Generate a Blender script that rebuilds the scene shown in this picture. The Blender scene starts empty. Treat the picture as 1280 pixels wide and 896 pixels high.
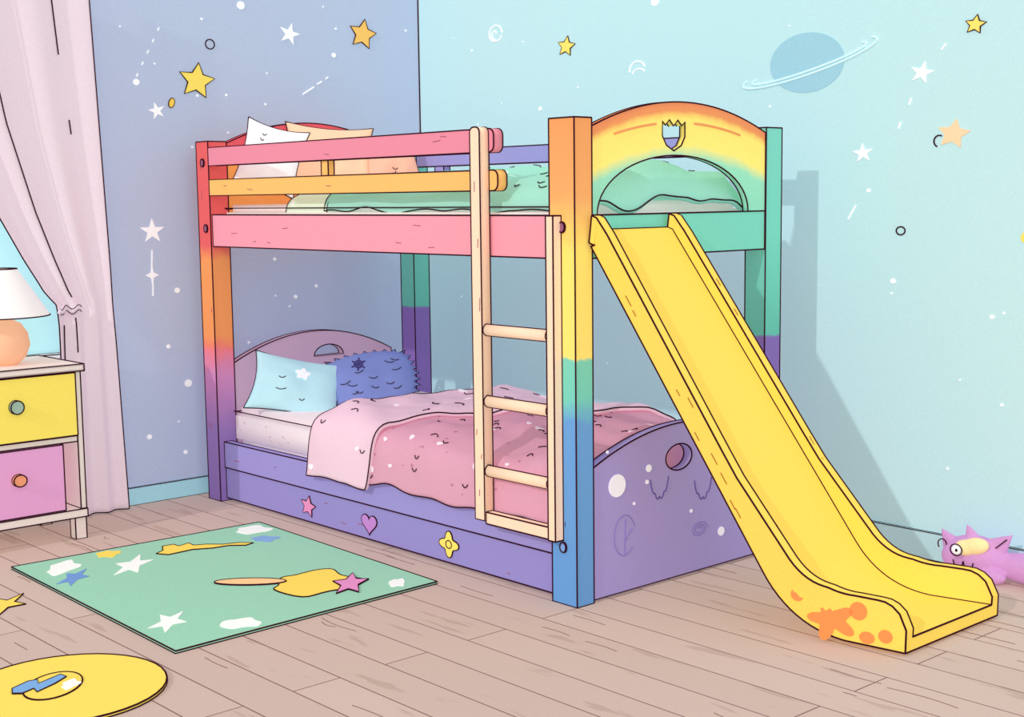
import bpy, bmesh, math, random
from mathutils import Vector, Matrix, noise
C=bpy.context
sc=C.scene
try:
    sc.view_settings.view_transform='Standard'; sc.view_settings.look='None'
except Exception as e: print(e)

# ---------- camera
f=1722.0; CP=Vector((3.376,-3.348,1.45))
psi=math.radians(47.9); th=math.radians(6.67); eps=0.0122
F=Vector((-math.sin(psi),math.cos(psi),0)); R=Vector((math.cos(psi),math.sin(psi),0)); Z=Vector((0,0,1))
fw=F*math.cos(th)-Z*math.sin(th); up=F*math.sin(th)+Z*math.cos(th)
rc=(R-up*eps).normalized(); uc=(up+R*eps).normalized()
cam=bpy.data.objects.new("camera",bpy.data.cameras.new("camera")); sc.collection.objects.link(cam)
M=Matrix((rc,uc,-fw)).transposed().to_4x4(); M.translation=CP
cam.matrix_world=M; cam.data.sensor_width=36; cam.data.lens=f/1280*36; sc.camera=cam

# ---------- materials
def lin(c):
    c=c/255.0
    return c/12.92 if c<=0.04045 else ((c+0.055)/1.055)**2.4
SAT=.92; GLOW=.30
def col(c):
    g=.3*c[0]+.55*c[1]+.15*c[2]
    c=[max(0,min(255,(g+(x-g)*SAT)*.985)) for x in c]
    return (lin(c[0]),lin(c[1]),lin(c[2]),1)
MC={}
def grain(nt,src,amt=.05,scale=260):
    """fine paper-like pigment grain multiplied into a colour (matte; even emission added to lift shade and flatten shading)"""
    N=nt.nodes; L=nt.links
    tc=N.new("ShaderNodeTexCoord"); ns=N.new("ShaderNodeTexNoise"); ns.inputs["Scale"].default_value=scale; ns.inputs["Detail"].default_value=1
    L.new(tc.outputs["Object"],ns.inputs["Vector"])
    mr=N.new("ShaderNodeMapRange"); mr.inputs[1].default_value=.3; mr.inputs[2].default_value=.7; mr.inputs[3].default_value=1-amt; mr.inputs[4].default_value=1+amt
    L.new(ns.outputs[0],mr.inputs[0])
    vm=N.new("ShaderNodeVectorMath"); vm.operation='SCALE'
    if isinstance(src,tuple): vm.inputs[0].default_value=src[:3]
    else: L.new(src,vm.inputs[0])
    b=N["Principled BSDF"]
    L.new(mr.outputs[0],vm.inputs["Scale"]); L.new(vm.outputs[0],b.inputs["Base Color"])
    L.new(vm.outputs[0],b.inputs["Emission Color"]); b.inputs["Emission Strength"].default_value=GLOW  # uniform glow put into every paint, stands in for light in shaded parts
def base(name):
    m=bpy.data.materials.new(name); m.use_nodes=True; b=m.node_tree.nodes["Principled BSDF"]
    b.inputs["Roughness"].default_value=1; b.inputs["Specular IOR Level"].default_value=0
    return m,b
def mat(c,name=None,plain=False):
    k=tuple(c)
    if k in MC: return MC[k]
    m,b=base(name or "paint_%d_%d_%d"%k)
    if plain: b.inputs["Base Color"].default_value=(lin(c[0]),lin(c[1]),lin(c[2]),1)
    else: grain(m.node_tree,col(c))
    MC[k]=m; return m
def ramp_mat(name,stops,kind='Z',lo=0,hi=1.8,nz=.04,arc=(1.79,.1,.585,.475)):
    m,b=base(name); nt=m.node_tree; N=nt.nodes; L=nt.links
    tc=N.new("ShaderNodeTexCoord"); ns=N.new("ShaderNodeTexNoise"); ns.inputs["Scale"].default_value=14
    L.new(tc.outputs["Object"],ns.inputs["Vector"])
    sp=N.new("ShaderNodeSeparateXYZ"); L.new(tc.outputs["Object"],sp.inputs[0]); src=sp.outputs[2]
    def mth(op,a,b_,c=None):
        n=N.new("ShaderNodeMath"); n.operation=op
        for i,x in enumerate((a,b_,c)):
            if x is None: continue
            if isinstance(x,(int,float)): n.inputs[i].default_value=x
            else: L.new(x,n.inputs[i])
        return n.outputs[0]
    if kind=='A':
        zp,dz,c0,hw=arc
        y=mth('SUBTRACT',sp.outputs[1],c0); y=mth('DIVIDE',y,hw); y2=mth('MULTIPLY',y,y)
        top=mth('MULTIPLY_ADD',y2,-dz,zp); src=mth('SUBTRACT',top,sp.outputs[2])
    src=mth('ADD',src,mth('MULTIPLY_ADD',ns.outputs[0],nz*2,-nz))
    mr=N.new("ShaderNodeMapRange"); mr.inputs[1].default_value=lo; mr.inputs[2].default_value=hi; L.new(src,mr.inputs[0])
    cr=N.new("ShaderNodeValToRGB"); L.new(mr.outputs[0],cr.inputs[0])
    e=cr.color_ramp.elements
    for i,(p,c) in enumerate(stops):
        q=(p-lo)/(hi-lo)
        if i<2: el=e[i]; el.position=q
        else: el=e.new(q)
        el.color=col(c)
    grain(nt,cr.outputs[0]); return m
INK=mat((62,24,40),"ink_line",True); WHITE=mat((246,248,250),"white_paint")

# ---------- helpers
def group(name):
    o=bpy.data.objects.new(name,None); sc.collection.objects.link(o); o.empty_display_size=.05; return o
def addmesh(name,me,m,parent=None,smooth=False):
    o=bpy.data.objects.new(name,me); sc.collection.objects.link(o)
    if m: me.materials.clear(); me.materials.append(m)
    if smooth:
        for p in me.polygons: p.use_smooth=True
    if parent: o.parent=parent
    return o
def lines(name,polys,r=.003,m=None,parent=None):
    cu=bpy.data.curves.new(name,'CURVE'); cu.dimensions='3D'; cu.bevel_depth=r; cu.bevel_resolution=1; cu.use_fill_caps=True
    for pts,cyc in polys:
        s=cu.splines.new('POLY'); s.points.add(len(pts)-1)
        for i,p in enumerate(pts): s.points[i].co=(p[0],p[1],p[2],1)
        s.use_cyclic_u=cyc
    cu.materials.append(m or INK)
    o=bpy.data.objects.new(name,cu); sc.collection.objects.link(o)
    if parent: o.parent=parent
    return o
def sharp(o,ang=35,r=.003,parent=None):
    bm=bmesh.new(); bm.from_mesh(o.data); bm.edges.ensure_lookup_table()
    a=math.radians(ang); adj={}
    for e in bm.edges:
        if len(e.link_faces)<2 or e.calc_face_angle(0)>a:
            v0,v1=e.verts[0].index,e.verts[1].index
            adj.setdefault(v0,[]).append(v1); adj.setdefault(v1,[]).append(v0)
    bm.verts.ensure_lookup_table()
    co=[v.co.copy() for v in bm.verts]; used=set(); P=[]
    def walk(a0,b0):
        ch=[a0,b0]; used.add(frozenset((a0,b0)))
        while len(adj[ch[-1]])==2:
            n=[x for x in adj[ch[-1]] if frozenset((x,ch[-1])) not in used]
            if not n: break
            used.add(frozenset((ch[-1],n[0]))); ch.append(n[0])
        return ch
    for v in adj:
        if len(adj[v])!=2:
            for w in adj[v]:
                if frozenset((v,w)) not in used: P.append(([co[i] for i in walk(v,w)],False))
    for v in adj:
        for w in adj[v]:
            if frozenset((v,w)) not in used:
                c=walk(v,w)
                if c[0]==c[-1]: P.append(([co[i] for i in c[:-1]],True))
                else: P.append(([co[i] for i in c],False))
    bm.free()
    if P: lines(o.name.split('.')[0]+"_edge_line",P,r,None,parent or o.parent or o)
def box(name,x0,x1,y0,y1,z0,z1,m,parent=None,line=True,r=.003,bev=.003):
    me=bpy.data.meshes.new(name); bm=bmesh.new(); bmesh.ops.create_cube(bm,size=1)
    for v in bm.verts: v.co=Vector(((x0+x1)/2+v.co.x*(x1-x0),(y0+y1)/2+v.co.y*(y1-y0),(z0+z1)/2+v.co.z*(z1-z0)))
    bm.to_mesh(me); o=addmesh(name,me,m,parent)
    if line: sharp(o,35,r,parent)
    if bev:
        bmesh.ops.bevel(bm,geom=bm.edges[:],offset=bev,segments=1,affect='EDGES'); bm.to_mesh(me)
    bm.free(); return o
AX={'x':lambda a,b,d:Vector((d,a,b)),'y':lambda a,b,d:Vector((a,d,b)),'z':lambda a,b,d:Vector((a,b,d))}
def shape(name,cont,plane,d0,d1,m,parent=None,line=True,r=.003,inkm=None):
    cu=bpy.data.curves.new("t",'CURVE'); cu.dimensions='2D'; cu.fill_mode='BOTH'; cu.extrude=abs(d1-d0)/2
    for pts in cont:
        s=cu.splines.new('POLY'); s.points.add(len(pts)-1)
        for i,p in enumerate(pts): s.points[i].co=(p[0],p[1],0,1)
        s.use_cyclic_u=True
    t=bpy.data.objects.new("t",cu); sc.collection.objects.link(t)
    C.view_layer.update(); dg=C.evaluated_depsgraph_get()
    me=bpy.data.meshes.new_from_object(t.evaluated_get(dg)); bpy.data.objects.remove(t); bpy.data.curves.remove(cu)
    fn=AX[plane]; mid=(d0+d1)/2
    for v in me.vertices: v.co=fn(v.co.x,v.co.y,mid+v.co.z)
    bm=bmesh.new(); bm.from_mesh(me); bmesh.ops.remove_doubles(bm,verts=bm.verts,dist=1e-5); bmesh.ops.recalc_face_normals(bm,faces=bm.faces); bm.to_mesh(me); bm.free()
    me.name=name; o=addmesh(name,me,m,parent)
    if line:
        P=[]
        for pts in cont:
            for d in (d0,d1): P.append(([fn(p[0],p[1],d) for p in pts],True))
        lines(name+"_edge_line",P,r,inkm,parent or o)
    return o
def ell(cx,cy,rx,ry,n=40,a0=0,a1=360,rot=0):
    o=[]; k=math.radians(rot); full=abs(a1-a0)>=360
    for i in range(n):
        a=math.radians(a0+(a1-a0)*i/(n if full else n-1)); x=rx*math.cos(a); y=ry*math.sin(a)
        o.append((cx+x*math.cos(k)-y*math.sin(k),cy+x*math.sin(k)+y*math.cos(k)))
    return o
def rrect(x0,x1,z0,z1,r,corners="abcd"):
    o=[]
    for k,(cx,cz,a0) in {'a':(x0+r,z0+r,180),'b':(x1-r,z0+r,270),'c':(x1-r,z1-r,0),'d':(x0+r,z1-r,90)}.items():
        if k in corners: o+=ell(cx,cz,r,r,7,a0,a0+90)
        else: o.append({'a':(x0,z0),'b':(x1,z0),'c':(x1,z1),'d':(x0,z1)}[k])
    return o
def star(cx,cy,rx,ry=None,inner=.48,rot=90,n=5):
    ry=ry or rx; o=[]
    for i in range(2*n):
        k=1 if i%2==0 else inner; a=math.radians(rot+180*i/n); o.append((cx+rx*k*math.cos(a),cy+ry*k*math.sin(a)))
    return o
def lathe(name,cx,cy,prof,m,parent,seg=40,cap=True):
    me=bpy.data.meshes.new(name); V=[];Fc=[]
    for r,z in prof:
        for k in range(seg): a=2*math.pi*k/seg; V.append((cx+r*math.cos(a),cy+r*math.sin(a),z))
    for i in range(len(prof)-1):
        for k in range(seg): k2=(k+1)%seg; Fc.append((i*seg+k,i*seg+k2,(i+1)*seg+k2,(i+1)*seg+k))
    if cap: Fc+= [tuple(range(seg))[::-1],tuple(range((len(prof)-1)*seg,len(prof)*seg))]
    me.from_pydata(V,[],Fc); return addmesh(name,me,m,parent,True)

# ---------- room
fl=shape("floor",[[(-2.69,-4.2),(3.2,-4.2),(3.2,1.47),(-2.69,1.47)]],'z',-.05,0,None,None,False)
m,b=base("wood_planks"); nt=m.node_tree
tc=nt.nodes.new("ShaderNodeTexCoord"); br=nt.nodes.new("ShaderNodeTexBrick")
nt.links.new(tc.outputs["Object"],br.inputs["Vector"])
br.inputs["Scale"].default_value=1; br.inputs["Brick Width"].default_value=2.3; br.inputs["Row Height"].default_value=.17
br.inputs["Mortar Size"].default_value=.0024; br.inputs["Mortar Smooth"].default_value=0
br.inputs["Color1"].default_value=col((204,178,166)); br.inputs["Color2"].default_value=col((199,173,161)); br.inputs["Mortar"].default_value=col((130,95,92))
mp=nt.nodes.new("ShaderNodeMapping"); mp.inputs["Scale"].default_value=(2.2,14,1); nt.links.new(tc.outputs["Object"],mp.inputs[0])
n2=nt.nodes.new("ShaderNodeTexNoise"); n2.inputs["Scale"].default_value=1; n2.inputs["Detail"].default_value=3; nt.links.new(mp.outputs[0],n2.inputs["Vector"])
r2=nt.nodes.new("ShaderNodeValToRGB"); r2.color_ramp.elements[0].position=.62; r2.color_ramp.elements[0].color=(1,1,1,1); r2.color_ramp.elements[1].position=.66; r2.color_ramp.elements[1].color=(.86,.83,.82,1)
nt.links.new(n2.outputs[0],r2.inputs[0])
mx=nt.nodes.new("ShaderNodeVectorMath"); mx.operation='MULTIPLY'; nt.links.new(br.outputs[0],mx.inputs[0]); nt.links.new(r2.outputs[0],mx.inputs[1])
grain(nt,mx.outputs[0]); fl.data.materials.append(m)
rnd=random.Random(21); P=[]
for _ in range(90):
    x=rnd.uniform(-2.3,2.2); y=-.08+.17*rnd.randint(-18,8)+rnd.uniform(-.05,.05); L=rnd.uniform(.03,.25); h=rnd.uniform(-.012,.012)
    P.append(([(x+L*q,y+h*math.sin(q*3),.0) for q in [i/6 for i in range(7)]],False))
lines("floor_grain",P,.0017,mat((140,108,102)),fl)
shape("wall_left",[[(-4.2,0),(1.47,0),(1.47,2.7),(-4.2,2.7)],[(-2.0,.75),(-.60,.75),(-.60,2.2),(-2.0,2.2)]],'x',-2.79,-2.69,mat((176,189,216)),None,False)
shape("wall_back",[[(-2.79,0),(3.2,0),(3.2,2.7),(-2.79,2.7)]],'y',1.47,1.57,mat((182,220,224)),None,False)
lines("trim_corner",[([(-2.688,1.468,0),(-2.688,1.468,2.7)],False)],.004)
box("baseboard_left",-2.69,-2.675,-4.2,1.455,0,.085,mat((160,214,224)),r=.002)
box("baseboard_back",-2.69,3.2,1.455,1.47,0,.11,mat((174,210,216)),r=.002)
w=group("window_1")
pm,pbd=base("daylight_pane"); pbd.inputs["Base Color"].default_value=col((178,228,232)); pbd.inputs["Emission Color"].default_value=col((178,228,232)); pbd.inputs["Emission Strength"].default_value=.45
box("pane",-2.76,-2.75,-2.0,-.60,.75,2.2,pm,w)
FW=mat((236,240,242))
box("frame_1",-2.74,-2.68,-.60,-.54,.70,2.25,FW,w); box("frame_2",-2.738,-2.682,-1.98,-.60,.70,.76,FW,w)
box("frame_3",-2.74,-2.68,-2.04,-1.98,.70,2.25,FW,w); box("frame_4",-2.738,-2.682,-1.98,-.60,2.19,2.25,FW,w)

# ---------- bunk bed
bed=group("bunk_bed")
pf=ramp_mat("post_front",[(0,(96,150,210)),(.66,(100,158,218)),(.74,(112,204,186)),(.875,(118,206,180)),(.885,(246,222,110)),(1.25,(248,220,104)),(1.45,(242,164,94)),(1.72,(238,152,88))])
pl=ramp_mat("post_left",[(0,(135,108,176)),(.35,(148,115,181)),(.62,(205,130,180)),(.74,(238,120,130)),(.76,(240,125,100)),(.80,(240,146,84)),(1.16,(240,148,84)),(1.24,(230,94,94))])
pb=ramp_mat("post_back",[(0,(125,98,172)),(.885,(130,104,176)),(.89,(95,185,165)),(1.3,(115,206,183)),(1.74,(120,205,186))],nz=.01)
box("post_1",-.125,0,0,.085,0,1.72,pf,bed)
box("post_2",-2.56,-2.45,0,.10,0,1.73,pl,bed)
box("post_3",-.1,0,1.06,1.16,0,1.71,pb,bed)
box("post_4",-2.36,-2.25,1.06,1.16,0,1.73,pb,bed)
pink=mat((238,150,166)); yo=mat((245,184,100)); rpur=mat((150,145,208))
box("side_rail",-2.45,-.125,.01,.055,1.235,1.385,pink,bed)
shape("guard_rail_1",[rrect(-2.45,-.415,1.615,1.70,.025,"bc")],'y',0,.045,mat((230,134,154)),bed)
shape("guard_rail_2",[rrect(-2.45,-.395,1.475,1.55,.025,"bc")],'y',0,.045,yo,bed)
box("guard_stub",-1.53,-1.48,.01,.04,1.55,1.615,yo,bed)
box("rear_rail",-2.25,-.1,1.09,1.13,1.235,1.385,rpur,bed)
box("rear_guard",-2.25,-.1,1.09,1.13,1.61,1.69,rpur,bed)
for i,x in enumerate((-2.1,-.95)): box("rear_stub_%d"%i,x,x+.07,1.09,1.13,1.385,1.61,rpur,bed)
box("upper_deck",-2.45,-.05,.055,1.09,1.24,1.27,mat((150,130,170)),bed,False)
box("end_rail",-.045,-.005,.085,1.06,1.235,1.385,mat((118,206,182)),bed)
box("head_rail",-2.5,-2.46,.10,1.06,1.235,1.385,mat((228,110,110)),bed)
rb=ramp_mat("rainbow",[(0,(234,134,88)),(.032,(238,146,86)),(.046,(247,196,98)),(.062,(250,222,108)),(.155,(250,228,112)),(.205,(150,220,184)),(.5,(122,208,184))],'A',0,.5,.012,(1.79,.1,.5725,.4875))
rb2=ramp_mat("rainbow_head",[(0,(226,88,100)),(.05,(228,92,104)),(.06,(244,170,88)),(.5,(240,150,80))],'A',0,.5,.004,(1.83,.11,.58,.48))
def arch(y0,y1,zb,ze,zp,n=30):
    pts=[(y0,zb)]
    for i in range(n+1):
        t=i/n; pts.append((y0+(y1-y0)*t, ze+(zp-ze)*(1-(2*t-1)**2)))
    pts.append((y1,zb)); return pts
co=arch(.085,1.06,1.386,1.69,1.79)+ell(.535,1.386,.42,.21,30,0,180)
tulip=[(.455,1.718),(.472,1.704),(.494,1.724),(.517,1.702),(.540,1.724),(.562,1.704),(.580,1.718),(.580,1.665),(.56,1.632),(.518,1.612),(.477,1.632),(.455,1.665)]
shape("rainbow_arch",[co,tulip],'x',-.03,-.005,rb,bed)
lines("rainbow_stroke",[([(-.004,y,1.715-.35*(y-.57)**2-z0) for y in [a+(b2-a)*i/10 for i in range(11)]],False) for a,b2,z0 in ((.20,.42,.0),(.63,.90,.0))],.0045,mat((240,150,92)),bed)
shape("head_arch",[arch(.1,1.06,1.385,1.72,1.83)],'x',-2.5,-2.46,rb2,bed)
pur=mat((158,144,206))
shape("footboard",[arch(.085,1.06,.01,.49,.60),ell(.55,.47,.075,.05)],'x',-.045,-.005,pur,bed)
shape("headboard",[arch(.1,1.06,.25,.665,.79),ell(.66,.66,.09,.055,20,0,180)],'x',-2.5,-2.46,mat((200,164,190)),bed)
box("lower_rail",-2.45,-.125,.03,.07,.165,.29,mat((152,142,206)),bed)
box("drawer_panel",-2.45,-.125,.035,.07,.015,.165,mat((146,136,200)),bed)
box("lower_deck",-2.45,-.05,.07,1.09,.20,.27,mat((146,138,208)),bed,False)
box("lower_rear_rail",-2.36,-.1,1.09,1.13,.1,.29,mat((146,138,208)),bed)
def rod(name,a,b_,r,m,parent):
    a=Vector(a); b_=Vector(b_); d=b_-a
    me=bpy.data.meshes.new(name); bm=bmesh.new(); bmesh.ops.create_cone(bm,cap_ends=True,segments=20,radius1=r,radius2=r,depth=d.length)
    bm.transform(Matrix.Translation((a+b_)/2)@d.to_track_quat('Z','Y').to_matrix().to_4x4()); bm.to_mesh(me); bm.free()
    return addmesh(name,me,m,parent,True)
for i,(x,y,z) in enumerate(((-.06,-.002,1.345),(-.065,-.002,.21),(-2.50,-.002,1.63),(-2.49,-.002,1.32))):
    shape("bolt_%d"%i,[ell(x,z,.015,.018,16)],'y',-.006,.0,mat((150,90,120)) if i!=1 else mat((120,160,222)),bed)
rnd=random.Random(4); P=[]
for (x0,x1,y,z0,z1,vert,n) in ((-2.4,-.6,.009,1.25,1.37,0,7),(-2.4,-.6,-.001,1.63,1.69,0,3),(-2.4,-.6,-.001,1.485,1.54,0,3),(-2.4,-.2,.034,.03,.15,0,5),(-2.4,-.2,.029,.18,.28,0,4),(-.11,-.015,-.001,.3,1.6,1,7),(-2.54,-2.47,-.001,.3,1.6,1,6),(-.49,-.45,-.046,.3,1.6,1,6)):
    for _ in range(n):
        x=rnd.uniform(x0,x1); z=rnd.uniform(z0,z1); L=rnd.uniform(.015,.05)
        P.append(([(x,y,z),(x+.002,y,z+L)] if vert else [(x,y,z),(x+L,y,z+rnd.uniform(-.004,.004))],False))
lines("grain_line",P,.0015,mat((165,95,110)),bed)
shape("motif_star",[star(-1.74,.085,.06,.05,.5,80)],'y',.031,.035,mat((226,138,186)),bed,True,.002)
hp=[]
for k in range(24):
    t=2*math.pi*k/24; hp.append((-1.28+.0036*16*math.sin(t)**3*.95,.085+.0030*(13*math.cos(t)-5*math.cos(2*t)-2*math.cos(3*t)-math.cos(4*t))))
shape("motif_heart",[hp],'y',.031,.035,mat((190,130,205)),bed,True,.002)
fp=[(-.75+.05*(1+.28*math.cos(4*t))*math.cos(t)*.95,.09+.042*(1+.28*math.cos(4*t))*math.sin(t)) for t in [2*math.pi*k/36+.3 for k in range(36)]]
shape("motif_flower",[fp],'y',.031,.035,mat((250,222,100)),bed,True,.002)
lines("motif_flower_eye",[([(p[0],.03,p[1]) for p in ell(-.75,.09,.018,.016,14)],True)],.002,None,bed)
for i,(y,z,r) in enumerate(((.21,.41,.042),(.38,.45,.014),(.80,.14,.018),(.37,.40,.008),(.16,.54,.006),(.30,.33,.006),(.62,.25,.007))):
    shape("motif_dot_%d"%i,[ell(y,z,r*1.05,r,20)],'x',-.005,-.002,mat((236,234,250)),bed,False)
P=[]
for (y,z) in ((.44,.37),(.69,.33)):
    pts=[]
    for k in range(61):
        t=k/60; pts.append((-.004,y-.05+.10*t,z+.035-.07*math.sin(math.pi*t)**.7-.012*abs(math.sin(t*4*math.pi))))
    P.append((pts,False))
lines("motif_scribble",P,.0022,mat((92,76,150)),bed)
P=[([(-.004,p[0],p[1]) for p in ell(.25,.22,.055,.075,24,20,320)],False),([(-.004,.25,.15),(-.004,.255,.28)],False),([(-.004,.255,.20),(-.004,.29,.24)],False)]
P.append(([(-.004,.67+.05*math.cos(k*.5)*(1-k/40),.17+.03*math.sin(k*.5)*(1-k/40)) for k in range(31)],False))
lines("motif_scribble",P,.0018,mat((130,116,188)),bed)
# ladder (fixed to the bed)
pe=mat((250,212,180))
shape("ladder_stile_1",[rrect(-.495,-.442,.25,1.705,.02,"cd")],'y',-.045,0,pe,bed)
box("ladder_stile_2",-.103,-.067,-.04,0,.235,1.385,pe,bed)
for i,z in enumerate((.966,.70,.438)):
    a,c=(-.442,-.022,z),(-.103,-.022,z); rod("ladder_rung_%d"%i,a,c,.021,pe,bed)
    ct=[]
    for s in (1,-1): ct.append(([Vector(a)+Vector((0,-.004,s*.021)),Vector(c)+Vector((0,-.004,s*.021))],False))
    for xx in (a[0]+.003,c[0]-.003): ct.append(([Vector((xx,-.022+.021*math.cos(q),z+.021*math.sin(q))) for q in [k*math.pi/8 for k in range(16)]],True))
    lines("ladder_rung_line",ct,.0028,None,bed)
box("ladder_rung_base",-.442,-.103,-.038,-.005,.238,.282,pe,bed)

# ---------- slide
def slide():
    g=group("slide"); ye=mat((247,209,84),"slide_yellow")
    pts=[(.012,1.335),(.03,1.327),(.045,1.30)]
    for k in range(1,13): t=k/12; pts.append((.045+.615*t,1.30-1.07*t))
    for k in range(1,13):
        t=k/12; a=(.66,.23);b2=(.745,.083);c=(.90,.065); pts.append(tuple((1-t)**2*a[i]+2*t*(1-t)*b2[i]+t*t*c[i] for i in range(2)))
    for k in range(1,9): t=k/8; pts.append((.90+.185*t,.065-.01*t))
    n=len(pts); me=bpy.data.meshes.new("chute"); V=[]; Fc=[]
    for i,(x,z) in enumerate(pts):
        a=pts[max(i-1,0)]; c=pts[min(i+1,n-1)]; t=Vector((c[0]-a[0],c[1]-a[1])).normalized(); nn=Vector((-t.y,t.x))
        if nn.y<0: nn=-nn
        hr=.042+.068*min(1,max(0,(x-.5)/.3))
        if x>1.0: hr=.11*math.sqrt(max(0.03,1-((x-1.0)/.088)**2))
        if x<.04: nn=Vector((.15,1)).normalized(); hr=.05
        hb=.045
        yn=.06+.29*x; yf=.50+.41*x; w=.04
        xb,zb=max(.006,x-nn.x*hb), max(0.003,z-nn.y*hb)
        if x>1.0 : xb=x
        xt,zt=x+nn.x*hr, z+nn.y*hr
        for (y,X,Zz) in [(yn,xb,zb),(yn,xt,zt),(yn+w,xt,zt),(yn+w,x,z),(yf-w,x,z),(yf-w,xt,zt),(yf,xt,zt),(yf,xb,zb)]: V.append((X,y,Zz))
    for i in range(n-1):
        for j in range(8):
            k=(j+1)%8; Fc.append((i*8+j,i*8+k,(i+1)*8+k,(i+1)*8+j))
    for bs in (0,(n-1)*8):
        Fc+= [(bs,bs+1,bs+2,bs+3),(bs+4,bs+5,bs+6,bs+7),(bs,bs+3,bs+4,bs+7)]
    me.from_pydata(V,[],Fc); bm=bmesh.new(); bm.from_mesh(me); bmesh.ops.recalc_face_normals(bm,faces=bm.faces); bm.to_mesh(me); bm.free()
    o=addmesh("chute",me,ye,g); sharp(o,40,.0032,g)
    lines("crease_line",[([(.80,.06+.29*.80+.04,.0845),(.80,.50+.41*.80-.04,.0845)],False)],.0028,None,g)
    rnd=random.Random(9); P=[]
    for _ in range(9):
        x=rnd.uniform(.1,.6); zc=1.30-1.07*(x-.045)/.615; nxx,nzz=.867,.498; h=rnd.uniform(-.025,.025); L=rnd.uniform(.02,.05)
        y=.06+.29*x-.0015; P.append(([(x+nxx*h,y,zc+nzz*h),(x+nxx*h+L*.5,y+.145*L,zc+nzz*h-L*.87)],False))
    for _ in range(5):
        x=rnd.uniform(.1,.6); zc=1.30-1.07*(x-.045)/.615; L=rnd.uniform(.02,.05); y=.50+.41*x-.02
        P.append(([(x+.867*.043,y,zc+.498*.043),(x+.867*.043+L*.5,y+.2*L,zc+.498*.043-L*.87)],False))
    lines("grain_line",P,.0018,mat((170,110,50)),g)
    def side(name,pts2):
        mm=bpy.data.meshes.new(name); vs=[(x,.06+.29*x-.003,z) for x,z in pts2]
        cx=sum(p[0] for p in pts2)/len(pts2); cz=sum(p[1] for p in pts2)/len(pts2); vs.append((cx,.06+.29*cx-.003,cz)); k=len(pts2)
        mm.from_pydata(vs,[],[(k,i,(i+1)%k) for i in range(k)])
        addmesh(name,mm,mat((242,140,72)),g)
    sp=[]
    for k in range(80):
        a=2*math.pi*k/80; rr=1+.34*math.cos(5*(a-1.9))+.10*math.sin(3*a+2); sp.append((.855+.062*rr*math.cos(a),.085+.056*rr*math.sin(a)))
    side("splat_1",sp); side("splat_2",ell(.94,.125,.028,.030,16)); side("splat_3",ell(1.025,.055,.022,.022,16)); side("splat_4",ell(.745,.15,.022,.022,16)); side("splat_5",ell(.968,.042,.024,.020,16))
slide()

# ---------- soft things
def pillow(name,c,w,h,t,n,wd,roll,m,fluffy=False,ticks=6,seed=1,tickm=None,dots=None):
    N=32; nz=Vector(n).normalized(); wx=Vector(wd); wx=(wx-nz*wx.dot(nz)).normalized(); hy=nz.cross(wx)
    k=math.radians(roll); ax=wx*math.cos(k)+hy*math.sin(k); ay=-wx*math.sin(k)+hy*math.cos(k); c=Vector(c)
    def S(u,v,s=1):
        if fluffy:
            x=w/2*u*math.sqrt(1-.3*v*v); y=h/2*v*math.sqrt(1-.3*u*u)
        else:
            x=w/2*u*(.88+.12*v*v); y=h/2*v*(.86+.14*u*u)
        z=s*t/2*(max(0,(1-u**2)*(1-v**2)))**.42
        z+=.012*noise.noise(Vector((u*2+seed*7,v*2,s)))*min(1,3*(1-max(abs(u),abs(v))))
        return x,y,z
    V=[];Fc=[];idx={}
    for s in (1,-1):
        for i in range(N+1):
            for j in range(N+1):
                bd=i in(0,N) or j in(0,N)
                if bd and s==-1: idx[(s,i,j)]=idx[(1,i,j)]; continue
                x,y,z=S(-1+2*i/N,-1+2*j/N,s)
                if bd and fluffy: q=(1.10,1.02,.96,1.0)[(i+j)%4]; x*=q;y*=q
                idx[(s,i,j)]=len(V); V.append(c+ax*x+ay*y+nz*z)
    for s in (1,-1):
        for i in range(N):
            for j in range(N):
                q=(idx[(s,i,j)],idx[(s,i+1,j)],idx[(s,i+1,j+1)],idx[(s,i,j+1)]); Fc.append(q if s==1 else q[::-1])
    me=bpy.data.meshes.new(name); me.from_pydata(V,[],Fc); o=addmesh(name,me,m,None,True)
    bd=[(i,0) for i in range(N)]+[(N,j) for j in range(N)]+[(i,N) for i in range(N,0,-1)]+[(0,j) for j in range(N,0,-1)]
    lines("seam_line",[([V[idx[(1,i,j)]] for i,j in bd],True)],.003,None,o)
    rnd=random.Random(seed); P=[]
    def W(u,v): x,y,z=S(u,v,1); return c+ax*x+ay*y+nz*(z+.002)
    for _ in range(ticks):
        u0=rnd.uniform(-.7,.7); v0=rnd.uniform(-.7,.7); L=rnd.uniform(.06,.12); a=rnd.uniform(-.4,.4)
        P.append(([W(u0+L*(q-.5)*2*math.cos(a),v0+L*(q-.5)*math.sin(a)*2-(.06*(1-(2*q-1)**2))) for q in [i/6 for i in range(7)]],False))
    if P: lines("stitch_line",P,.002,tickm,o)
    for (u0,v0,r0,mm) in (dots or []):
        pts=[W(u0+r0*(1+.25*math.sin(5*q))*math.cos(q),v0+r0*1.3*(1+.25*math.sin(5*q))*math.sin(q))+nz*.002 for q in [k*math.pi/10 for k in range(20)]]
        me=bpy.data.meshes.new("patch"); me.from_pydata([W(u0,v0)+nz*.004]+pts,[],[(0,1+i,1+(i+1)%20) for i in range(20)]); addmesh("patch",me,mm,o)
    return o,W
def sm(x): x=max(0,min(1,x)); return x*x*(3-2*x)
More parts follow.
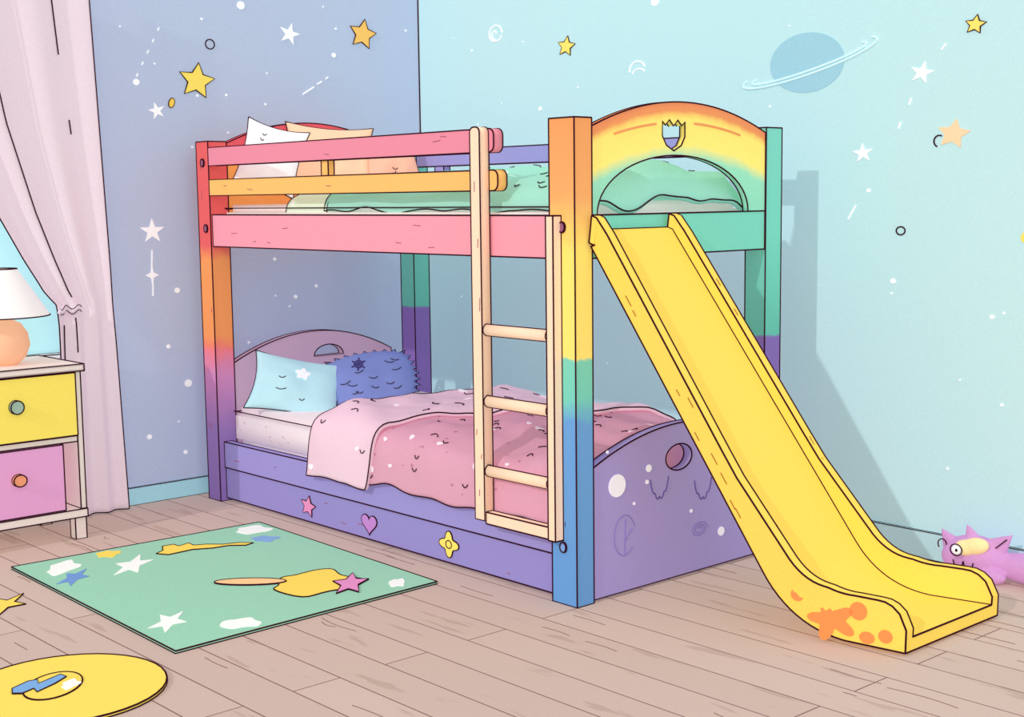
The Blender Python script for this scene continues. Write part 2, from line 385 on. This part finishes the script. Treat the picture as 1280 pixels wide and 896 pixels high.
def blanket(name,x0,x1,path,m,nx=60,ntt=60,bump=.02,thick=.02,seed=0,ticks=0,white=0,wav=.02,xf=None,zf=None,wm=None,rs=0,specks=0,sm_=None):
    P=[Vector((p[0],p[1])) for p in path]; Ls=[0]
    for i in range(1,len(P)): Ls.append(Ls[-1]+(P[i]-P[i-1]).length)
    T_=Ls[-1]
    def raw(t):
        d=max(0,min(1,t))*T_
        for i in range(1,len(P)):
            if d<=Ls[i]+1e-9:
                q=(d-Ls[i-1])/(Ls[i]-Ls[i-1]); return P[i-1].lerp(P[i],q)
        return P[-1]
    def pth(t):
        s=Vector((0,0))
        for k in (-2,-1,0,1,2): s+=raw(t+k*.016)
        return s/5
    def G(s,t):
        x=x0+(x1-x0)*s; p=pth(t)
        x+= wav*noise.noise(Vector((t*4+seed,s*1.5,3)))*1.5
        if xf: x+=xf(s,t)
        a=pth(t-.01); b2=pth(t+.01); tg=(b2-a).normalized(); nn=Vector((-tg.y,tg.x))
        amp=bump*min(1,t*5)
        k=amp*(noise.noise(Vector((x*4.2+seed,p.x*4.2,seed)))+.5*noise.noise(Vector((x*9,p.x*9,seed+5))))
        k+= .35*bump*sm((t-.1)/.15)
        dz=.03*noise.noise(Vector((x*5,seed,1)))*max(0,1-t*6)
        if zf: dz+=zf(s,t)
        return Vector((x,p.x+nn.x*k,p.y+nn.y*k+dz))
    V=[];Fc=[]
    for i in range(nx+1):
        for j in range(ntt+1): V.append(G(i/nx,j/ntt))
    W_=ntt+1
    for i in range(nx):
        for j in range(ntt): Fc.append((i*W_+j,(i+1)*W_+j,(i+1)*W_+j+1,i*W_+j+1))
    me=bpy.data.meshes.new(name); me.from_pydata(V,[],Fc)
    o=addmesh(name,me,m,None,True); md=o.modifiers.new("s",'SOLIDIFY'); md.thickness=thick; md.offset=-1
    lo=[V[j] for j in range(W_)]+[V[i*W_+ntt] for i in range(1,nx+1)]+[V[nx*W_+j] for j in range(ntt-1,-1,-1)]+[V[i*W_] for i in range(nx-1,0,-1)]
    lines("hem_line",[(lo,True)],.003,None,o)
    def on(s,t,h=.003):
        p=G(s,t); a=G(s+.005,t)-p; b2=G(s,t+.005)-p; nn=a.cross(b2).normalized()
        return p+nn*h
    rnd=random.Random(seed+rs+3); A=[]
    for _ in range(ticks):
        s0=rnd.uniform(.05,.93); t0=rnd.uniform(.04,.95); L=rnd.uniform(.012,.022)/(abs(x1-x0)); g=rnd.choice((-1,1))
        A.append(([on(s0+L*(2*q-1),t0+g*.010*(1-(2*q-1)**2)) for q in [i/6 for i in range(7)]],False))
    if A: lines("stitch_line",A,.0021,None,o)
    for kind,cnt,mm in (("print_motif",white,wm or WHITE),("print_speck",specks,sm_)):
        V2=[];F2=[]
        for _ in range(cnt):
            s0=rnd.uniform(.05,.92); t0=rnd.uniform(.04,.95); r0=rnd.uniform(.009,.018) if kind=="print_motif" else rnd.uniform(.003,.006); ph=rnd.uniform(0,3)
            k0=len(V2); V2.append(on(s0,t0,.004))
            for ring in (.5,1):
                for k in range(16):
                    q=k*math.pi/8; rr=r0*ring*(1+.22*math.sin(2*q+ph)+.12*math.sin(3*q)); V2.append(on(s0+rr/abs(x1-x0)*math.cos(q),t0+rr/T_*math.sin(q),.004))
            for k in range(16):
                k2=(k+1)%16; F2.append((k0,k0+1+k,k0+1+k2)); F2.append((k0+1+k,k0+17+k,k0+17+k2,k0+1+k2))
        if V2:
            me=bpy.data.meshes.new(kind); me.from_pydata(V2,[],F2); addmesh(kind,me,mm,o)
    return o,G
def mattress(name,x0,x1,y0,y1,z0,z1,m):
    me=bpy.data.meshes.new(name); bm=bmesh.new(); bmesh.ops.create_cube(bm,size=1)
    for v in bm.verts: v.co=Vector(((x0+x1)/2+v.co.x*(x1-x0),(y0+y1)/2+v.co.y*(y1-y0),(z0+z1)/2+v.co.z*(z1-z0)))
    bmesh.ops.bevel(bm,geom=bm.edges[:],offset=.035,segments=4,affect='EDGES'); bm.to_mesh(me); bm.free()
    o=addmesh(name,me,m,None,True)
    lines("piping_line",[([(x0+.02,y0,z1-.015),(x1-.02,y0,z1-.015)],False),([(x0+.01,y0+.01,z1-.02),(x0+.01,y1-.02,z1-.008)],False),([(x0+.02,y1,z1-.015),(x1-.02,y1,z1-.015)],False)],.0028,None,o)
    rnd=random.Random(2); A=[]
    for _ in range(10):
        x=rnd.uniform(x0+.05,x0+.7); z=rnd.uniform(z0+.04,z1-.05); A.append(([(x,y0-.001,z),(x+.015,y0-.001,z+rnd.uniform(-.012,.012))],False))
    lines("stitch_line",A,.0018,mat((190,160,165)),o)
    return o
mattress("mattress",-2.44,-.10,.072,1.085,.273,.455,mat((240,224,228)))
mattress("mattress",-2.44,-.12,.062,1.085,1.273,1.43,mat((240,226,222)))
low=[(.004,.255),(.002,.36),(.012,.44),(.05,.482),(.15,.505),(.55,.53),(.95,.515),(1.05,.475),(1.075,.42)]
blanket("duvet",-1.45,-.058,low,mat((216,154,176)),bump=.04,seed=2,ticks=60,white=28,wav=.0,zf=lambda s,t:-.16*sm((s-.94)/.06)*sm(t/.2),wm=mat((240,222,232)),specks=60,sm_=mat((190,120,150)))
low2=[(y-(.018 if y<.06 else 0),z+(.022 if z>.44 else 0)) for y,z in low]
low2[0]=(-.014,.235)
blanket("blanket",-1.68,-1.24,low2,mat((232,194,210)),nx=44,bump=.04,thick=.016,seed=2,ticks=16,white=8,wav=.05,xf=lambda s,t:.28*t+.55*s*sm((t-.25)/.7),rs=9)
upp=[(.066,1.39),(.066,1.45),(.085,1.475),(.2,1.51),(.6,1.55),(.95,1.515),(1.05,1.45),(1.075,1.40)]
blanket("comforter",-1.60,-.052,upp,mat((152,218,196)),bump=.045,seed=11,ticks=60,white=40,wav=.0,zf=lambda s,t:-(.13*sm((s-.95)/.05))*sm(t/.3)*sm((1-t)/.15),wm=mat((226,246,236)))
blanket("bed_sheet",-1.90,-1.58,[(y,z-.02) for y,z in upp],mat((218,236,208)),nx=14,bump=.02,thick=.015,seed=14,ticks=2,white=3,wav=.0)
pillow("pillow",(-2.17,.27,.562),.45,.32,.13,(.72,-.38,.58),(.35,.9,0),-18,mat((178,222,232)),ticks=3,seed=3,dots=[(.1,.3,.16,WHITE)])
o,W=pillow("fluffy_cushion",(-2.02,.60,.575),.44,.29,.14,(.72,-.42,.55),(.45,.85,0),6,mat((122,138,204)),True,12,4)
lines("star_stitch",[([W(-.25+.02*math.cos(a),.45+.02*math.sin(a)),W(-.25+.17*math.cos(a),.45+.26*math.sin(a))],False) for a in [k*2*math.pi/6+.3 for k in range(6)]]+[([W(-.25+.09*math.cos(a),.45+.14*math.sin(a)) for a in [k*math.pi/8 for k in range(16)]],True)],.004,mat((70,62,120)),o)
pillow("pillow",(-2.30,.25,1.65),.30,.34,.10,(.8,-.5,.25),(.5,.85,0),-16,mat((242,238,240)),ticks=4,seed=8)
pillow("pillow",(-2.32,.60,1.655),.44,.34,.11,(.85,-.4,.28),(.4,.9,0),-5,mat((248,198,162)),ticks=4,seed=9)
pillow("pillow",(-2.20,.88,1.60),.32,.32,.11,(.85,-.4,.28),(.4,.9,0),10,mat((244,178,152)),ticks=4,seed=10)

# ---------- nightstand & lamp
ns=group("nightstand"); cr=mat((226,212,204))
box("top",-2.66,-2.20,-1.39,-.78,.735,.765,cr,ns,bev=.008); box("side_1",-2.65,-2.22,-.815,-.79,.135,.735,cr,ns); box("side_2",-2.65,-2.22,-1.38,-1.355,.135,.735,cr,ns)
box("bottom",-2.65,-2.21,-1.38,-.79,.10,.135,cr,ns); box("shelf",-2.64,-2.222,-1.355,-.815,.43,.455,cr,ns); box("back",-2.66,-2.64,-1.355,-.815,.135,.735,mat((205,192,188)),ns)
box("drawer_1",-2.6,-2.205,-1.35,-.82,.46,.73,mat((246,222,92)),ns); box("drawer_2",-2.6,-2.215,-1.35,-.885,.14,.425,mat((224,156,204)),ns)
for i,(x,y) in enumerate(((-2.26,-.815),(-2.26,-1.35),(-2.62,-.815),(-2.62,-1.35))): box("leg_%d"%i,x-.02,x+.03,y-.025,y+.025,0,.10,cr,ns)
shape("knob_1",[ell(-1.085,.61,.028,.028,24)],'x',-2.205,-2.185,mat((150,180,160)),ns); shape("knob_2",[ell(-1.085,.30,.028,.025,24)],'x',-2.215,-2.195,mat((238,150,110)),ns)
lp=group("table_lamp")
lathe("vase_body",-2.42,-1.04,[(.03,.766),(.06,.767),(.095,.80),(.113,.85),(.105,.90),(.08,.94),(.035,.965),(.02,.985),(.02,1.0)],mat((242,184,144)),lp)
lathe("lamp_shade",-2.42,-1.04,[(.20,.975),(.075,1.175)],mat((238,236,234)),lp,cap=False)
lines("lamp_line",[([(-2.42+r*math.cos(k*math.pi/20),-1.04+r*math.sin(k*math.pi/20),z) for k in range(40)],True) for r,z in ((.20,.975),(.075,1.175),(.036,.966))],.003,None,lp)

# ---------- curtain
def curtain():
    zs=[2.55-2.54*i/80 for i in range(81)]
    kn=[(0,-.73),(.9,-.71),(.99,-.715),(1.05,-.77),(1.2,-.86),(1.41,-.97),(1.8,-1.13),(2.55,-1.32)]
    def yl(z):
        for i in range(1,len(kn)):
            if z<=kn[i][0]:
                q=(z-kn[i-1][0])/(kn[i][0]-kn[i-1][0]); return kn[i-1][1]*(1-q)+kn[i][1]*q
    yr=lambda z:-.50+.09*(2.55-z)/2.55
    def S(s,z):
        a,b2=yr(z),yl(z); amp=.02*(1-.5*math.exp(-((z-.97)/.12)**2))
        return Vector((-2.60+amp*math.cos(s*2*math.pi*3)*(.6+.4*s),a+(b2-a)*s,z))
    n=72; V=[S(j/n,z) for z in zs for j in range(n+1)]; Fc=[(i*(n+1)+j,i*(n+1)+j+1,(i+1)*(n+1)+j+1,(i+1)*(n+1)+j) for i in range(80) for j in range(n)]
    me=bpy.data.meshes.new("curtain"); me.from_pydata(V,[],Fc); o=addmesh("curtain",me,mat((224,206,217)),None,True)
    md=o.modifiers.new("s",'SOLIDIFY'); md.thickness=.006
    P=[([S(0,z) for z in zs],False),([S(1,z) for z in zs],False),([S(j/n,.01) for j in range(n+1)],False)]
    P.append(([S(.22,z)+Vector((.004,0,0)) for z in zs if z>2.1 and z<2.5],False))
    P.append(([S(.2,z)+Vector((.004,0,0)) for z in zs if z>1.75 and z<1.85],False))
    P.append(([S(.66,z)+Vector((.006,0,0)) for z in zs if z>1.0],False))
    P.append(([S(.89,z)+Vector((.006,0,0)) for z in zs if z<.93 and z>.6],False))
    P.append(([S(.7,z)+Vector((.006,0,0)) for z in zs if z<.95 and z>.75],False))
    lines("fold_line",P,.003,None,o)
    tie=[S(.62+.38*k/12,.97+.01*math.sin(k))+Vector((.02,0,0)) for k in range(13)]
    lines("tie_back",[(tie,False)],.013,mat((220,200,214)),o); lines("tie_line",[([p+Vector((.012,0,.012)) for p in tie],False),([p+Vector((.012,0,-.012)) for p in tie],False)],.002,None,o)
curtain()

# ---------- rugs
rug=shape("area_rug",[[(-1.95,-1.24),(-.555,-1.275),(-.59,-.16),(-1.91,-.12)]],'z',0.001,.01,mat((150,206,176)))
def fdec(name,cx,cy,ab,c,parent,line=True,z=.0102,r=.0025):
    pts=[(cx+a*R.x+b_*F.x,cy+a*R.y+b_*F.y) for a,b_ in ab]
    return shape(name,[pts],'z',z,z+.002,mat(c),parent,line,r)
WC=(240,244,238); YC=(246,214,88)
bl=lambda a,b_,s: [(a*(1+.16*math.sin(3*q+s)+.1*math.sin(5*q))*math.cos(q),b_*(1+.2*math.sin(4*q+s))*math.sin(q)) for q in [k*math.pi/20 for k in range(40)]]
fdec("white_star",-1.63,-.88,star(0,0,.075,.17,.42,100),WC,rug,False); fdec("white_star",-.85,-1.14,star(0,0,.065,.13,.42,70),WC,rug,False)
fdec("blue_star",-1.62,-1.13,star(0,0,.055,.13,.45,80),(112,152,212),rug,False)
fdec("spoon_bowl",-.90,-.50,[(a*1.0,b_) for a,b_ in bl(.16,.16,2.2)],YC,rug)
fdec("spoon_handle",-1.08,-.675,[(a*1.05,b_) for a,b_ in ell(0,0,.13,.045,24)],(248,200,140),rug,True,.0125)
fdec("pink_star",-.79,-.42,star(0,0,.07,.15,.48,95),(226,142,194),rug,True,.0128)
fork=[(-.19,.03),(-.17,-.04),(-.185,-.09),(-.13,-.11),(-.09,-.07),(-.05,-.03),(.03,-.01),(.09,.03),(.16,.03),(.185,.07),(.12,.075),(.06,.05),(-.01,.055),(-.06,.04),(-.09,.08),(-.12,.03),(-.15,.06)]
fdec("yellow_fork",-1.665,-.53,fork,YC,rug)
fdec("white_blob",-1.79,-1.10,bl(.055,.10,1),WC,rug,False); fdec("white_blob",-1.80,-.22,bl(.075,.07,2),WC,rug,False)
fdec("white_blob",-.66,-.97,bl(.07,.055,3),WC,rug,False); fdec("white_blob",-.68,-.28,bl(.03,.055,4),WC,rug,False)
fdec("yellow_blob",-1.86,-.87,bl(.045,.055,5),YC,rug,False); fdec("blue_blob",-1.62,-.27,bl(.055,.05,6),(130,170,218),rug,False)
rr=shape("round_rug",[ell(-.49,-1.68,.30,.30)],'z',0.001,.01,mat((246,216,90)))
fdec("egg_white",-.52,-1.70,ell(0,0,.08,.12,30),YC,rr,True,.0102); fdec("egg_blue",-.54,-1.72,[(-.085,-.03),(-.06,.03),(-.035,.045),(-.02,.01),(.0,.05),(.02,.09),(.045,.07),(.03,.01),(.0,-.06),(-.02,-.03),(-.04,-.07),(-.07,-.07)],(120,168,220),rr,True,.0125,.0018)
fdec("egg_shell",-.49,-1.66,bl(.025,.04,1),WC,rr,False,.0126)
fdec("star_mat",-1.48,-1.46,star(0,0,.075,.15,.4,75),YC,None,True,.001)

# ---------- plush toy (cat-like unicorn lying on its belly)
def blob(name,parts,vox,m,parent,it=3):
    bm=bmesh.new()
    for c,r,rot in parts:
        mt=Matrix.Translation(Vector(c))@Matrix.Rotation(math.radians(rot[1]),4,'Z')@Matrix.Rotation(math.radians(rot[0]),4,'Y')@Matrix.Diagonal((r[0],r[1],r[2],1))
        bmesh.ops.create_icosphere(bm,subdivisions=3,radius=1,matrix=mt)
    me=bpy.data.meshes.new("t"); bm.to_mesh(me); bm.free(); t=bpy.data.objects.new("t",me); sc.collection.objects.link(t)
    md=t.modifiers.new("r",'REMESH'); md.mode='VOXEL'; md.voxel_size=vox; s=t.modifiers.new("s",'SMOOTH'); s.iterations=it
    C.view_layer.update(); me2=bpy.data.meshes.new_from_object(t.evaluated_get(C.evaluated_depsgraph_get())); bpy.data.objects.remove(t); me2.name=name
    return addmesh(name,me2,m,parent,True)
def ear(x0,z0,x1,z1,y,r0,n=6):
    return [((x0+(x1-x0)*k/n,y,z0+(z1-z0)*k/n),(r0*(1-.88*k/n),r0*.6*(1-.8*k/n),r0*(1-.88*k/n)),(0,0)) for k in range(n+1)]
toy=group("plush_unicorn"); tp=mat((205,146,204))
parts=[((.77,1.36,.085),(.13,.08,.075),(0,0)),((.70,1.345,.075),(.055,.06,.055),(0,0)),((1.05,1.38,.065),(.25,.07,.06),(0,0)),((1.30,1.37,.07),(.05,.05,.045),(0,0)),((.86,1.31,.03),(.06,.03,.028),(0,0)),((1.15,1.31,.03),(.07,.03,.027),(0,0)),((1.36,1.33,.05),(.07,.02,.02),(25,0))]
parts+=ear(.85,.12,.915,.185,1.355,.045)+ear(.68,.11,.635,.165,1.345,.038)+ear(.76,.15,.735,.20,1.35,.028)
blob("body",parts,.006,tp,toy,2)
blob("mane_patch",[((.80,1.30,.135),(.055,.035,.032),(-12,0)),((.765,1.29,.125),(.04,.03,.03),(0,0))],.006,mat((248,222,158)),toy)
blob("eye_white",[((.748,1.260,.120),(.022,.012,.020),(0,0))],.004,WHITE,toy)
blob("pupil",[((.752,1.250,.120),(.006,.005,.007),(0,0))],.002,INK,toy)
lines("face_line",[([Vector((.745+.04*k+.02*math.cos(a),1.276+.002*k,.075+.028*math.sin(a))) for a in [math.pi+math.pi*i/8 for i in range(9)]],False) for k in (0,1)]+[([Vector((.748+.024*math.cos(a),1.254,.120+.022*math.sin(a))) for a in [math.pi*i/8 for i in range(16)]],True),([Vector((.655+.018*math.cos(a),1.315,.115+.02*math.sin(a))) for a in [math.pi*i/8 for i in range(11)]],False),
 ([Vector((.868,1.325,.135)),Vector((.905,1.338,.172))],False),([Vector((.99,1.312,.085)),Vector((1.06,1.31,.09))],False)],.0024,None,toy)

# ---------- wall paintings
wd=group("wall_stickers"); yb=1.468
def wb(name,c,m,line=True,r=.0025): return shape(name,c,'y',1.4665,1.4695,m,wd,line,r)
for i,(x,z,r,c) in enumerate(((-1.53,2.18,.05,(248,220,100)),(.65,2.07,.036,(248,220,100)),(.57,1.67,.058,(248,204,160)))):
    wb("star_%d"%i,[star(x,z,r*1.25,r,.5,80)],mat(c),i<2)
for i,(x,z,r) in enumerate(((.43,1.91,.045),(.17,1.61,.04))): wb("white_star_%d"%i,[star(x,z,r*1.25,r,.38,75+20*i)],WHITE,False)
PW=mat((206,236,240))
wb("planet",[ell(-.11,1.99,.185,.122,48)],mat((150,198,214)),False)
lines("planet_ring",[([Vector((p[0],1.466,p[1])) for p in ell(-.105,1.985,.34,.045,60,-200,20,12)],False),([Vector((p[0],1.466,p[1])) for p in ell(-.105,1.983,.29,.028,60,-200,20,12)],False)],.005,PW,wd)
lines("ring_mark",[([Vector((p[0],yb,p[1])) for p in ell(.35,1.30,.02,.016,16)],True),([Vector((p[0],yb,p[1])) for p in ell(.51,1.645,.022,.022,12,60,250)],False)],.003,None,wd)
sp=[(-2.05+ .0045*k*math.cos(k*.6)*1.2,yb,2.29+.0045*k*math.sin(k*.6)) for k in range(9)]
lines("spiral_mark",[(sp,False),([(p[0],yb,p[1]) for p in ell(-2.05,2.29,.05,.04,20,0,340)],False),([(p[0],yb,p[1]) for p in ell(-1.06,2.03,.05,.04,12,20,190)],False),([(p[0],yb,p[1]) for p in ell(-1.05,2.01,.04,.025,12,30,170)],False),([(.105,yb,1.345),(.14,yb,1.40)],False),([(.375,yb,1.79),(.385,yb,1.815)],False),([(.33,yb,1.70),(.34,yb,1.725)],False),([(.51,yb,1.99),(.53,yb,2.01)],False)],.004,WHITE,wd)
rnd=random.Random(5)
for x,z,r in [(.32,1.10,.01),(-2.24,2.22,.006),(-1.72,1.89,.01),(.2,1.46,.008),(.75,.98,.008),(.8,.65,.006),(-.95,2.33,.02)]+[(rnd.uniform(-2.6,1.1),rnd.uniform(.3,2.35),rnd.uniform(.003,.005)) for _ in range(30)]:
    wb("speck",[ell(x,z,r*1.25,r,10)],WHITE,False)
wb("yellow_dot",[ell(.88,1.28,.025,.022,14)],mat(YC),False)
wl2=group("wall_stickers")
def wl_(name,c,m,line=True,r=.003): return shape(name,c,'x',-2.6895,-2.6865,m,wl2,line,r)
wl_("star_0",[star(.09,2.03,.10,.088,.5,82)],mat((248,220,94))); wl_("star_1",[star(1.09,2.32,.09,.08,.52,80)],mat((248,190,94)))
for i,(y,z,r) in enumerate(((.63,2.29,.058),(-.18,1.31,.062),(-.13,1.88,.042))): wl_("white_star_%d"%i,[star(y,z,r*1.1,r,.38,75+15*i)],WHITE,False)
wl_("white_star_4",[star(-.19,1.10,.035,.06,.3,90,4)],WHITE,False)
wl_("drop",[ell(-.05,1.92,.015,.024,14,rot=-20)],mat((245,200,80)),True,.002)
lines("ring_mark",[([(-2.688,p[0],p[1]) for p in ell(.17,2.21,.025,.023,16)],True)],.003,None,wl2)
P=[([(-2.688,.70,1.99),(-2.688,.77,2.03)],False),([(-2.688,.79,2.045),(-2.688,.82,2.06)],False),([(-2.688,.845,2.075),(-2.688,.86,2.085)],False),([(-2.688,-.19,1.14),(-2.688,-.185,1.22)],False),([(-2.688,-.19,1.0),(-2.688,-.188,1.06)],False)]
for k in range(5): P.append(([(-2.688,-.10-.03*k,2.27-.055*k),(-2.688,-.107-.03*k,2.255-.055*k)],False))
lines("dash_mark",P,.004,WHITE,wl2)
for y,z,r in [(-.06,1.02,.013),(-.02,.56,.018),(-.24,.32,.012),(-.23,2.01,.015),(.35,2.41,.02),(.9,2.2,.012),(.62,.95,.01),(.75,1.0,.008),(.5,1.15,.008),(-.12,.75,.01),(-.05,.22,.01)]+[(rnd.uniform(-.4,1.4),rnd.uniform(.2,2.45),rnd.uniform(.004,.007)) for _ in range(26)]:
    wl_("speck",[ell(y,z,r*1.1,r,12)],WHITE,False)

# ---------- light
w=bpy.data.worlds.new("world"); sc.world=w; w.use_nodes=True; bg=w.node_tree.nodes["Background"]; bg.inputs[0].default_value=(1,.985,.985,1); bg.inputs[1].default_value=.72
def sun(name,e,ang,d,c):
    sd=bpy.data.lights.new(name,'SUN'); sd.energy=e; sd.angle=math.radians(ang); sd.color=c
    so=bpy.data.objects.new(name,sd); sc.collection.objects.link(so); so.location=(1,-4,3); so.rotation_euler=Vector(d).to_track_quat('-Z','Y').to_euler()
sun("sun",1.05,1.2,(-.15,1,-.54),(1,.98,.95))
sun("soft_fill",.5,50,(-1,.35,-.45),(1,1,1))  # added wide fill light, brightens the left wall
